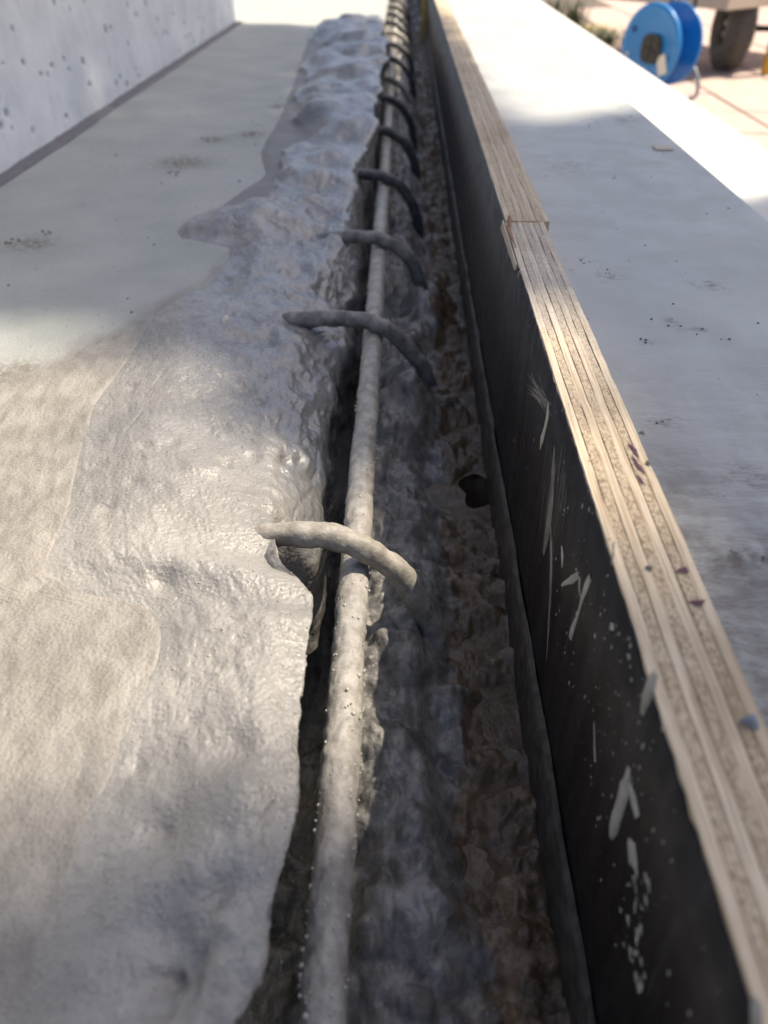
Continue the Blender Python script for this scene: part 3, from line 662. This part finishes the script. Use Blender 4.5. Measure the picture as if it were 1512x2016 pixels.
drip([(1092, 880), (1089, 930), (1086, 985), (1079, 1040), (1070, 1090)], [5, 16, 19, 17, 8], flat=0.08)
drip([(1083, 1010), (1086, 1090), (1084, 1170), (1080, 1240), (1076, 1300)], [4, 9, 11, 6, 2], flat=0.15)
drip([(1141, 1131), (1128, 1140), (1114, 1147), (1106, 1152)], [6, 9, 6, 3], flat=.25)
drip([(1142, 1135), (1141, 1160), (1143, 1176)], [7, 5, 2])
drip([(1164, 1134), (1156, 1152), (1146, 1180), (1138, 1212), (1128, 1238), (1124, 1254)], [8, 11, 7, 4, 9, 9])
drip([(1206, 1226), (1206, 1240)], [8, 12])
drip([(1294, 1322), (1284, 1350), (1272, 1380), (1266, 1404)], [9, 16, 17, 8], flat=.5)
drip([(1240, 1508), (1236, 1540), (1222, 1590), (1208, 1636), (1205, 1645)], [5, 18, 17, 18, 8], flat=.5)
drip([(1240, 1545), (1250, 1580), (1257, 1612)], [6, 14, 10], flat=.4)
drip([(1238, 1655), (1246, 1682), (1254, 1708)], [8, 26, 10], flat=.2)
drip([(1209, 1066), (1208, 1090), (1204, 1112)], [4, 5, 3])
drip([(1106, 1075), (1108, 1095), (1107, 1118)], [4, 8, 4], flat=.3)
drip([(1170, 1420), (1171, 1470), (1172, 1500)], [1.5, 3, 4], flat=.3)
drip([(1495, 1965), (1490, 2010), (1487, 2040)], [12, 18, 14], flat=.3)
for k in range(26):      # dry-brushed fan of streaks
    u0, v0 = 1030 + random.uniform(0, 26), 712 + random.uniform(0, 60); u1, v1 = 1080 + random.uniform(-8, 6), 802 + random.uniform(-14, 16)
    f0 = random.uniform(0, .35); f1_ = random.uniform(.7, 1.1)
    A = (u0 + (u1 - u0) * f0, v0 + (v1 - v0) * f0); B = (u0 + (u1 - u0) * f1_, v0 + (v1 - v0) * f1_)
    drip([A, ((A[0] + B[0]) / 2 + random.uniform(-2, 2), (A[1] + B[1]) / 2), B], [0.4, random.uniform(0.7, 1.8), 0.4], flat=0.06, name='cement_streak')
for k in range(44):      # long thin scratches of cement beside the smear
    u0 = 1080 + random.uniform(-6, 36); v0 = 860 + random.uniform(0, 120); L_ = random.uniform(40, 150)
    drip([(u0, v0), (u0 - L_ * .05 + random.uniform(-3, 3), v0 + L_ / 2), (u0 - L_ * .12, v0 + L_)], [0.3, random.uniform(0.5, 1.4), 0.3], flat=0.1, name='cement_streak')
for k in range(26):      # splatter trail low on the panel
    v0 = random.uniform(1700, 1940); u0 = 1246 + (v0 - 1700) * .04 + random.gauss(0, 14)
    drip([(u0, v0), (u0 + random.uniform(-3, 3), v0 + random.uniform(6, 30))], [random.uniform(3, 8), random.uniform(2, 9), 2], flat=0.3, name='cement_splash')
sp = MB()                # fine specks, too small to pick apart
for k in range(330):
    if random.random() < .5: u, v = random.gauss(1130, 70), random.uniform(620, 1500)
    else: u, v = random.gauss(1200, 90), random.uniform(1200, 2010)
    edge_u = 800 + 0.318 * (v + 175); low_u = 800 + 0.20 * (v + 175)
    if not (low_u < u < edge_u): continue
    q = on_face(u, v); r_ = abs(random.gauss(0, 0.00017)) + 0.00009; m = 6; el = random.uniform(1, 2.4)
    V = [q + Vector((-r_ * 0.5, 0, 0))] + [q + Vector((-0.00003, r_ * math.cos(2 * math.pi * j / m), el * r_ * math.sin(2 * math.pi * j / m))) for j in range(m)]
    sp.add(V, [(0, 1 + j, 1 + (j + 1) % m) for j in range(m)])
tag(sp.build('cement_specks', M_SPLASH, near), kind='stuff')

# ---- dusty strip along the foot of the panel
yv = np.concatenate([np.linspace(-0.05, 0.6, 240), np.linspace(0.62, 3.1, 60)]); prof = [(X_PLY - 0.0004, 0.3150), (X_PLY - 0.0018, 0.3148), (X_PLY - 0.0022, 0.3142), (X_PLY - 0.0026, 0.300), (X_PLY - 0.0026, 0.283)]
co = np.stack([np.stack([x + 0.0006 * fbm(yv, 0 * yv + z * 40, 0 * yv, 0.03, 3, .5, 401), yv, z + 0.0009 * fbm(yv, 0 * yv + x * 40, 0 * yv, 0.06, 3, .5, 402)], -1) for x, z in prof], 1)
tag(link('foot_batten', grid_mesh('foot_batten', co[:, ::-1]), M_STRIP), 'dusty dark batten along the foot of the black form face', 'batten')

# ---- timber stake at the far end and shard in the trench void
st = MB().box(X_PLY - 0.010, X_PLY - 0.001, 1.80, 1.84, 0.285, 0.43).build('timber_stake', m_plain('yellow_timber', (0.55, 0.36, 0.10), 0.6), bevel=0.001)
tag(st, 'yellowish timber stake against the far form panel', 'stake')
q = on_z(945, 1012, 0.287)
tag(MB().box(q.x - 0.010, q.x + 0.012, q.y - 0.003, q.y + 0.002, 0.283, 0.2885).build('timber_shard', m_plain('muddy_wood', (0.13, 0.10, 0.075), 0.5), bevel=0.0006), 'small muddy wood offcut lying across the dark hole by the form', 'offcut')

# ------------------------------------------------------------------ flat grey sheet, its bed and the pale step beyond
X_B0, X_B1, Z_B = 0.0642, on_z(1341, 290, 0.375).x, 0.375
ys = rows(-0.05, 3.1, 380); xs = np.linspace(X_B0, X_B1, 140)
Y, X = np.meshgrid(ys, xs, indexing='ij'); O = 0 * X
q = on_z(1440, 1080, Z_B)
smr = np.clip(sst(0.21, 0.10, Y + 0.03 * fbm(X, Y, O, 0.03, 3, .5, 501)) + 0.25 * sst(0.30, 0.2, Y), 0, 1)
Zb = Z_B + smr * 0.0012 * (fbm(X * 0.6, Y * 1.4, O, 0.006, 4, .6, 502)) + 0.0002 * fbm(X, Y, O, 0.1, 2, .5, 503)
for u, v, w, h in ((1440, 1092, .012, .0012), (1490, 1100, .010, .0016)): 
    p_ = on_z(u, v, Z_B); Zb += h * np.exp(-((X - p_.x) / w) ** 2 - ((Y - p_.y) / .003) ** 2) * (0.6 + fbm(X, Y, O, 0.004, 2, .6, 504))
bd = 0 * X
for u, v, wx1, wy1 in ((1150, 515, .005, .004), (1190, 545, .007, .004), (1320, 635, .003, .004), (1375, 650, .005, .003), (1275, 675, .003, .003), (1310, 830, .007, .004), (1230, 240, .012, .02), (1130, 330, .012, .015), (1400, 560, .008, .006), (1470, 940, .008, .006)):
    p_ = on_z(u, v, Z_B); bd += 0.9 * np.exp(-((X - p_.x) / wx1) ** 2 - ((Y - p_.y) / wy1) ** 2)
sheet = empty('grey_sheet'); tag(sheet, 'flat blue-grey film-faced sheet lying beside the form, smeared with mortar', 'board')
link('sheet_top', grid_mesh('sheet_top', np.stack([X, Y, Zb], -1), {'smear': smr, 'dirt': np.clip(bd, 0, 1)}), M_BOARD, sheet)
MB().box(X_B0, X_B1, -0.05, 3.1, Z_B - 0.018, Z_B - 0.0022).build('sheet_core', M_LONG2, sheet)
MB().box(X_B1 - 0.0005, X_B1 + 0.0004, -0.05, 3.1, Z_B - 0.0021, Z_B - 0.0002).build('sheet_edge', M_BOARD, sheet)
tag(MB().box(0.0645, X_B1 - 0.004, -0.3, 3.2, -0.045, Z_B - 0.0185).build('fill_bed', M_CONC), kind='structure')
X_S = on_z(1206, 95, 0.25).x
tag(MB().box(X_B1 - 0.0035, X_S, -0.5, 6.0, -0.044, 0.25).build('concrete_step', M_CONC, bevel=0.003), 'pale sunlit concrete step beyond the grey sheet', 'step')
tp = on_z(1305, 291, Z_B + .0004); MB().box(-0.006, 0.006, -0.006, 0.006, 0, 0.0003).build('tape_scrap', m_plain('tape', (0.46, 0.40, 0.32), 0.6)).location = tp
tag(bpy.data.objects['tape_scrap'], 'tan scrap of tape near the outer edge of the grey sheet', 'tape')

# ---- crumbs: on the sheet and on the slab (too many and too small to count)
def crumbs(name, pts, mat, parent=None):
    mb = MB()
    for (x, y, z, s) in pts:
        V = [Vector((x, y, z)) + Vector((random.gauss(0, 1), random.gauss(0, 1), abs(random.gauss(0.4, .5)))).normalized() * s * random.uniform(.6, 1.2) for _ in range(8)]
        ring = [Vector((x + s * math.cos(t) * random.uniform(.7, 1.2), y + s * math.sin(t) * random.uniform(.7, 1.2), z - 0.0001)) for t in np.linspace(0, 2 * math.pi, 7)[:-1]]
        mid = [Vector((p.x * .8 + x * .2, p.y * .8 + y * .2, z + s * random.uniform(.4, .8))) for p in ring]; top = Vector((x, y, z + s * random.uniform(.7, 1.1)))
        mb.add(ring + mid + [top], [(j, (j + 1) % 6, 6 + (j + 1) % 6, 6 + j) for j in range(6)] + [(6 + j, 6 + (j + 1) % 6, 12) for j in range(6)])
    return tag(mb.build(name, mat, parent), kind='stuff')
pts = []
for k in range(70):
    y = random.uniform(0.08, 0.7); x = random.uniform(X_B0 + .003, X_B1 - .003); pts.append((x, y, Z_B, abs(random.gauss(0, .0003)) + .00015))
for u, v, n in ((1150, 515, 3), (1185, 540, 4), (1320, 635, 3), (1375, 650, 3), (1420, 668, 2), (1270, 670, 3), (1300, 830, 3), (1480, 1100, 12)):
    for k in range(n):
        q = on_z(u + random.gauss(0, 9), v + random.gauss(0, 4), Z_B); pts.append((q.x, q.y, Z_B, random.uniform(.0002, .0007)))
crumbs('sheet_crumbs', pts, M_CRUMB); tag(bpy.data.objects['sheet_crumbs'], 'dark mortar crumbs scattered over the grey sheet', 'crumbs')
pts = []
for k in range(80):
    y = random.uniform(0.25, 1.0); x = random.uniform(-0.26, -0.12); pts.append((x, y, Z_SLAB + .0002, abs(random.gauss(0, .0003)) + .00015))
for u, v, n in ((228, 307, 1), (472, 358, 1), (495, 265, 10), (410, 275, 8), (340, 340, 10), (20, 475, 8), (85, 460, 5), (560, 212, 6)):
    for k in range(n):
        q = on_z(u + random.gauss(0, 8 if n > 1 else 0), v + random.gauss(0, 3 if n > 1 else 0), Z_SLAB); pts.append((q.x, q.y, Z_SLAB + .0002, random.uniform(.0003, .0010)))
crumbs('slab_crumbs', pts, M_CRUMB); tag(bpy.data.objects['slab_crumbs'], 'dark grit scattered over the clean slab', 'grit')

# ------------------------------------------------------------------ blue cable reel
M_BLUE = m_plain('blue_plastic', (0.016, 0.205, 0.53), 0.32, var=0.06); M_BLACK = m_plain('black_plastic', (0.018, 0.017, 0.016), 0.4)
M_CREAM = m_plain('cream_label', (0.72, 0.69, 0.58), 0.6, var=0.04); M_WIRE = m_plain('zinc_wire', (0.24, 0.25, 0.27), 0.45, 0.3)
RR = 0.121
bp = on_z(1287, 192, 0.0)
reel = empty('cable_reel', (bp.x, bp.y + 0.03, 0), math.atan2(0.545, 0.84)); tag(reel, 'blue plastic cable reel with black socket panel standing on the paving', 'cable reel')
ZC = 0.150
MT = Matrix.Translation((0, 0, ZC))
W2 = 0.052
def flange(x, face):
    return [(0.001, x + face * .004), (RR * .80, x + face * .004), (RR * .83, x + face * .007), (RR * .97, x + face * .007), (RR, x + face * .003), (RR, x - face * .005), (RR * .97, x - face * .006), (RR * .94, x - face * .002), (0.001, x - face * .002)]
f1 = MB().lathe(flange(-W2, -1), 64, MT).build('flange', M_BLUE, reel, True); f2 = MB().lathe(flange(W2, 1), 64, MT).build('flange', M_BLUE, reel, True)
MB().lathe([(0.05, -W2), (0.05, W2)], 40, MT).build('drum', M_BLUE, reel, True)
pp = []; mP = Matrix.Translation((0, -.012, -.006))
for xx, sc in ((-W2 - .003, 1.0), (-W2 - .010, 1.0), (-W2 - .012, .95)):
    for k in range(32):
        t = 2 * math.pi * k / 32; cs, sn = math.cos(t), math.sin(t); e = 0.042 * sc / (abs(cs) ** 3.2 + abs(sn) ** 3.2) ** (1 / 3.2)
        pp.append(MT @ mP @ Vector((xx, e * cs, e * sn)))
pan = MB().add(pp, [(r_ * 32 + k, r_ * 32 + (k + 1) % 32, (r_ + 1) * 32 + (k + 1) % 32, (r_ + 1) * 32 + k) for r_ in (0, 1) for k in range(32)] + [tuple(64 + k for k in range(32))]).build('socket_panel', M_BLACK, reel)
for a_ in range(4):
    t = R(45 + 90 * a_ + 12); q = MT @ Vector((-W2 - .0125, -.012 + .021 * math.cos(t), -.006 + .021 * math.sin(t)))
    MB().lathe([(0.0155, -0.002), (0.0155, 0.001), (0.0125, 0.001), (0.0125, 0.003), (0.001, 0.003)], 24, Matrix.Translation(q)).build('socket', m_plain('brown_socket', (0.06, 0.045, 0.03), 0.45) if a_ == 0 else bpy.data.materials['brown_socket'], pan, True)
MB().box(-W2 - .0085, -W2 - .0062, -0.018, 0.018, -0.029, 0.029, MT @ Matrix.Translation((0, -0.069, -.046)) @ Matrix.Rotation(R(-22), 4, 'X')).build('rating_label', M_CREAM, reel, bevel=0.001)
MB().lathe([(0.0085, -0.004), (0.0085, 0.002), (0.006, -0.006), (0.001, -0.006)], 20, MT @ Matrix.Translation((-W2 - .004, .075, .042))).build('crank_knob', m_plain('dark_blue_knob', (0.006, 0.04, 0.18), 0.4), reel, True)
MB().lathe([(0.006, -0.002), (0.006, -0.003), (0.001, -0.003)], 16, MT @ Matrix.Translation((-W2 - .004, .088, -.03))).build('cutout_button', M_CREAM, reel, True)
for sx in (W2 + 0.012, -0.015):
    pass
wx = W2 + 0.014
MB().tube([(wx, -0.01, ZC), (wx, -0.105, 0.085), (wx, -0.128, 0.055), (wx, -0.134, 0.020), (wx, -0.128, 0.009), (wx - .02, -0.124, 0.0065), (-W2, -0.124, 0.0065)], 0.0062, 10).build('wire_stand', M_WIRE, reel, True)
MB().tube([(wx, 0.01, ZC), (wx, 0.075, 0.075), (wx, 0.10, 0.03), (wx, 0.10, 0.006), (wx - .02, 0.10, 0.004), (-W2, 0.10, 0.004)], 0.0042, 10).build('wire_stand', M_WIRE, reel, True)
MB().tube([(wx, -0.025, ZC), (wx, -0.05, ZC + .10), (wx, -0.045, ZC + .16), (wx, 0.045, ZC + .16), (wx, 0.05, ZC + .10), (wx, 0.025, ZC)], 0.0065, 10).build('carry_handle', M_BLACK, reel, True)
MB().lathe([(0.014, -W2), (0.014, wx + .004), (0.001, wx + .004)], 20, MT).build('axle', M_BLACK, reel, True)

# ------------------------------------------------------------------ hand cart at the right edge
M_TYRE = m_plain('tyre_rubber', (0.085, 0.074, 0.064), 0.75, scale=60); M_RIM = m_plain('steel_rim', (0.26, 0.25, 0.24), 0.5, 0.4); M_DECK = m_plain('pale_timber', (0.48, 0.40, 0.32), 0.75, scale=20)
wp = on_z(1424, 137, 0.0); RW = 0.140
cart = empty('hand_cart', (wp.x, wp.y, 0)); tag(cart, 'hand cart with rubber tyre and timber deck at the picture\'s right edge', 'cart')
tw = 0.05; prof = []
for t in np.linspace(-2.5, 2.5, 17): prof.append((RW - 0.05 + 0.05 * math.cos(t) * (0.9 if abs(t) < .6 else 1) + (0.005 if abs(t) < .6 else 0), tw * math.sin(t) * 1.05))
whl = MB().lathe(prof, 56, Matrix.Translation((0, 0, RW))).build('tyre', M_TYRE, cart, True)
rim = MB().lathe([(0.098, -.040), (0.092, -.044), (0.088, -.036), (0.078, -.022), (0.040, -.018), (0.034, -.030), (0.030, -.034), (0.012, -.034), (0.001, -.034)], 48, Matrix.Translation((0, 0, RW))).build('rim', M_RIM, cart, True)
MB().lathe([(0.012, -.036), (0.012, -.046), (0.001, -.046)], 16, Matrix.Translation((0, 0, RW))).build('axle_nut', M_BLACK, rim, True)
MB().tube([(-.03, 0, RW), (0.75, 0, RW)], 0.011, 12).build('axle', M_BLACK, cart, True)
for k in range(40):      # tread blocks
    t = 2 * math.pi * k / 40; Mx = Matrix.Translation((0, 0, RW)) @ Matrix.Rotation(t, 4, 'X')
    if k == 0: tb = MB().box(-.036, .036, -.0045, .0045, RW - .010, RW - .0005)
    o = MB().box(-.036, .036, -.0045, .0045, RW - .010, RW - .0008, Mx).build('tread_block', M_TYRE, whl)
kp = on_y(1431, 21, wp.y - 0.24); kz = kp.z; rel_ = Vector((kp.x - wp.x, kp.y - wp.y, 0))
Mk = Matrix.Translation((rel_.x, rel_.y, 0)) @ Matrix.Rotation(R(38), 4, 'Z')
MB().box(0, 1.0, 0, 0.02, kz, kz + 0.09, Mk).build('side_board', M_DECK, cart, bevel=0.002)
MB().box(0, 0.02, 0.021, 0.75, kz + .001, kz + 0.09, Mk).build('end_board', M_DECK, cart, bevel=0.002)
for k in range(5): MB().box(0.021, 1.0, 0.022 + k * .145, 0.022 + k * .145 + .142, kz + 0.075, kz + 0.088, Mk).build('deck_plank', M_DECK, cart, bevel=0.002)
lp = on_z(1501, 146, 0.0) - Vector((wp.x, wp.y, 0))
MB().box(lp.x - .004, lp.x + .03, lp.y - .015, lp.y + .015, 0.0, kz + 0.07).build('leg', m_plain('yellow_paint', (0.62, 0.33, 0.02), 0.45), cart, bevel=0.003)
MB().box(0.045, 0.053, -.015, .015, RW - .02, kz + 0.0745).build('axle_bracket', M_BLACK, cart)

# ------------------------------------------------------------------ weeds and straw on the paving beyond the step
def tuft(u, v, n, h, spread, lie, mat, label, seed):
    rs = random.Random(seed); q = on_z(u, v, 0.0); mb = MB()
    for k in range(n):
        a_ = rs.uniform(0, 6.28); L_ = h * rs.uniform(.5, 1.1); w = rs.uniform(.003, .007); bx, by = rs.gauss(0, spread), rs.gauss(0, spread)
        out = rs.uniform(.2, .7) + lie; dx, dy = math.cos(a_), math.sin(a_); sx, sy = -dy * w, dx * w; V = []
        for s in (0, .35, .7, 1):
            r_ = out * L_ * s * s; z_ = L_ * s * (1 - .35 * s) * (1 - lie * .75) + .001; ww = 1 - s * .85
            V += [(q.x + bx + dx * r_ + sx * ww, q.y + by + dy * r_ + sy * ww, z_), (q.x + bx + dx * r_ - sx * ww, q.y + by + dy * r_ - sy * ww, z_)]
        mb.add(V, [(0, 1, 3, 2), (2, 3, 5, 4), (4, 5, 7, 6)])
    return tag(mb.build('weed_tuft', mat), label, 'weeds')
M_WEED, M_STRAW = m_plain('weed_green', (0.055, 0.075, 0.03), 0.7, var=.4), m_plain('straw', (0.42, 0.33, 0.12), 0.7, var=.3)
tuft(1128, 66, 60, 0.26, 0.025, 0.0, M_WEED, 'upright grey-green weed tuft left of the blue reel', 1)
tuft(1092, 28, 40, 0.2, 0.03, 0.1, M_WEED, 'smaller weed tuft farther off near the picture\'s top edge', 2)
tuft(1172, 62, 60, 0.13, 0.045, 0.75, M_STRAW, 'flattened yellow straw between weeds and reel', 3)
tuft(1190, 88, 70, 0.16, 0.04, 0.35, M_WEED, 'low weed clump tucked behind the step beside the reel', 4)

# ------------------------------------------------------------------ unseen tree added on the sunny side, crown shaped to cast the shade
poly = [(-1.0, -1.2), (1.1, -1.2), (1.1, 1.40), (0.459, 0.915), (0.183, 0.682), (0.070, 0.592), (0.045, 0.72), (0.02, 1.10), (-0.016, 1.32), (-0.10, 1.46), (-0.26, 1.52), (-0.9, 1.55), (-1.0, 0.5)]
gap = [(-0.40, 0.345), (-0.14, 0.335), (-0.055, 0.265), (0.0, 0.225), (0.052, 0.27), (0.056, -0.14), (0.006, -0.14), (-0.004, 0.05), (-0.05, 0.065), (-0.40, 0.03)]  # crown opening shaped to let the sun patch through
def inside(P, x, y):
    r = np.zeros(x.shape, bool); j = len(P) - 1
    for i in range(len(P)):
        (xi, yi), (xj, yj) = P[i], P[j]
        r ^= ((yi > y) != (yj > y)) & (x < (xj - xi) * (y - yi) / (yj - yi + 1e-12) + xi); j = i
    return r
N = 40000
gx, gy = rng.uniform(-1.05, 1.15, N), rng.uniform(-1.25, 1.6, N)
keep = inside(poly, gx, gy) & ~inside(gap, gx, gy)
gx, gy = gx[keep], gy[keep]; n_big = len(gx)
hx, hy = rng.uniform(-0.42, 0.07, 650), rng.uniform(-0.15, 0.36, 650)      # sparse small leaves in the crown gap, thinned to tune the sun patch
kk = inside(gap, hx, hy); gx = np.r_[gx, hx[kk]]; gy = np.r_[gy, hy[kk]]; Nl = len(gx)
sz_ = np.where(np.arange(Nl) < n_big, 1.0, 0.36)[:, None]
Ls = 5.4 + rng.uniform(-1.0, 1.0, Nl)
C = np.stack([gx, gy, np.full(Nl, 0.35)], -1) + np.array(SUN)[None] * Ls[:, None]
ax = rng.normal(size=(Nl, 3)); ax /= np.linalg.norm(ax, axis=1)[:, None]; bx = rng.normal(size=(Nl, 3)); bx -= ax * (ax * bx).sum(1)[:, None]; bx /= np.linalg.norm(bx, axis=1)[:, None]
ax = ax * sz_; bx = bx * sz_
V = np.stack([C - ax * .036, C + bx * .024, C + ax * .036, C - bx * .024], 1).reshape(-1, 3)
lm = bpy.data.meshes.new('crown'); lm.from_pydata(V.tolist(), [], np.arange(Nl * 4).reshape(-1, 4).tolist())
tr = Vector((0.1, 0.1, 0.35)) + SUN * 5.4
tree = empty('added_shade_tree', (tr.x + 0.5, tr.y - 0.3, -0.05)); tag(tree, 'unseen leafy tree added on the sunny side to shade the trench', 'tree')
inv = Matrix.Translation(-Vector(tree.location))
o = link('crown', lm, m_plain('leaf', (0.06, 0.10, 0.03), 0.5, var=.4, scale=6), tree); o.matrix_parent_inverse = inv
tm = MB(); b0 = Vector(tree.location)
tm.tube([b0, b0 + Vector((-.05, .05, 2.0)), b0 + Vector((-.2, .1, 3.6)), tr + Vector((0, 0, .2)), tr + Vector((.1, .1, 1.0))], [.16, .13, .10, .06, .02], 14)
for k in range(9):
    t = random.uniform(2.9, 4.4); a_ = k * 2.4; s = b0 + Vector((-.25, .1, t)); tm.tube([s, s + Vector((.5 * math.cos(a_), .5 * math.sin(a_), .35)), s + Vector((.95 * math.cos(a_), .95 * math.sin(a_), .6))], [.04, .025, .008], 8)
o = tm.build('trunk', m_plain('bark', (0.12, 0.095, 0.07), 0.9, scale=12), tree, True); o.matrix_parent_inverse = inv
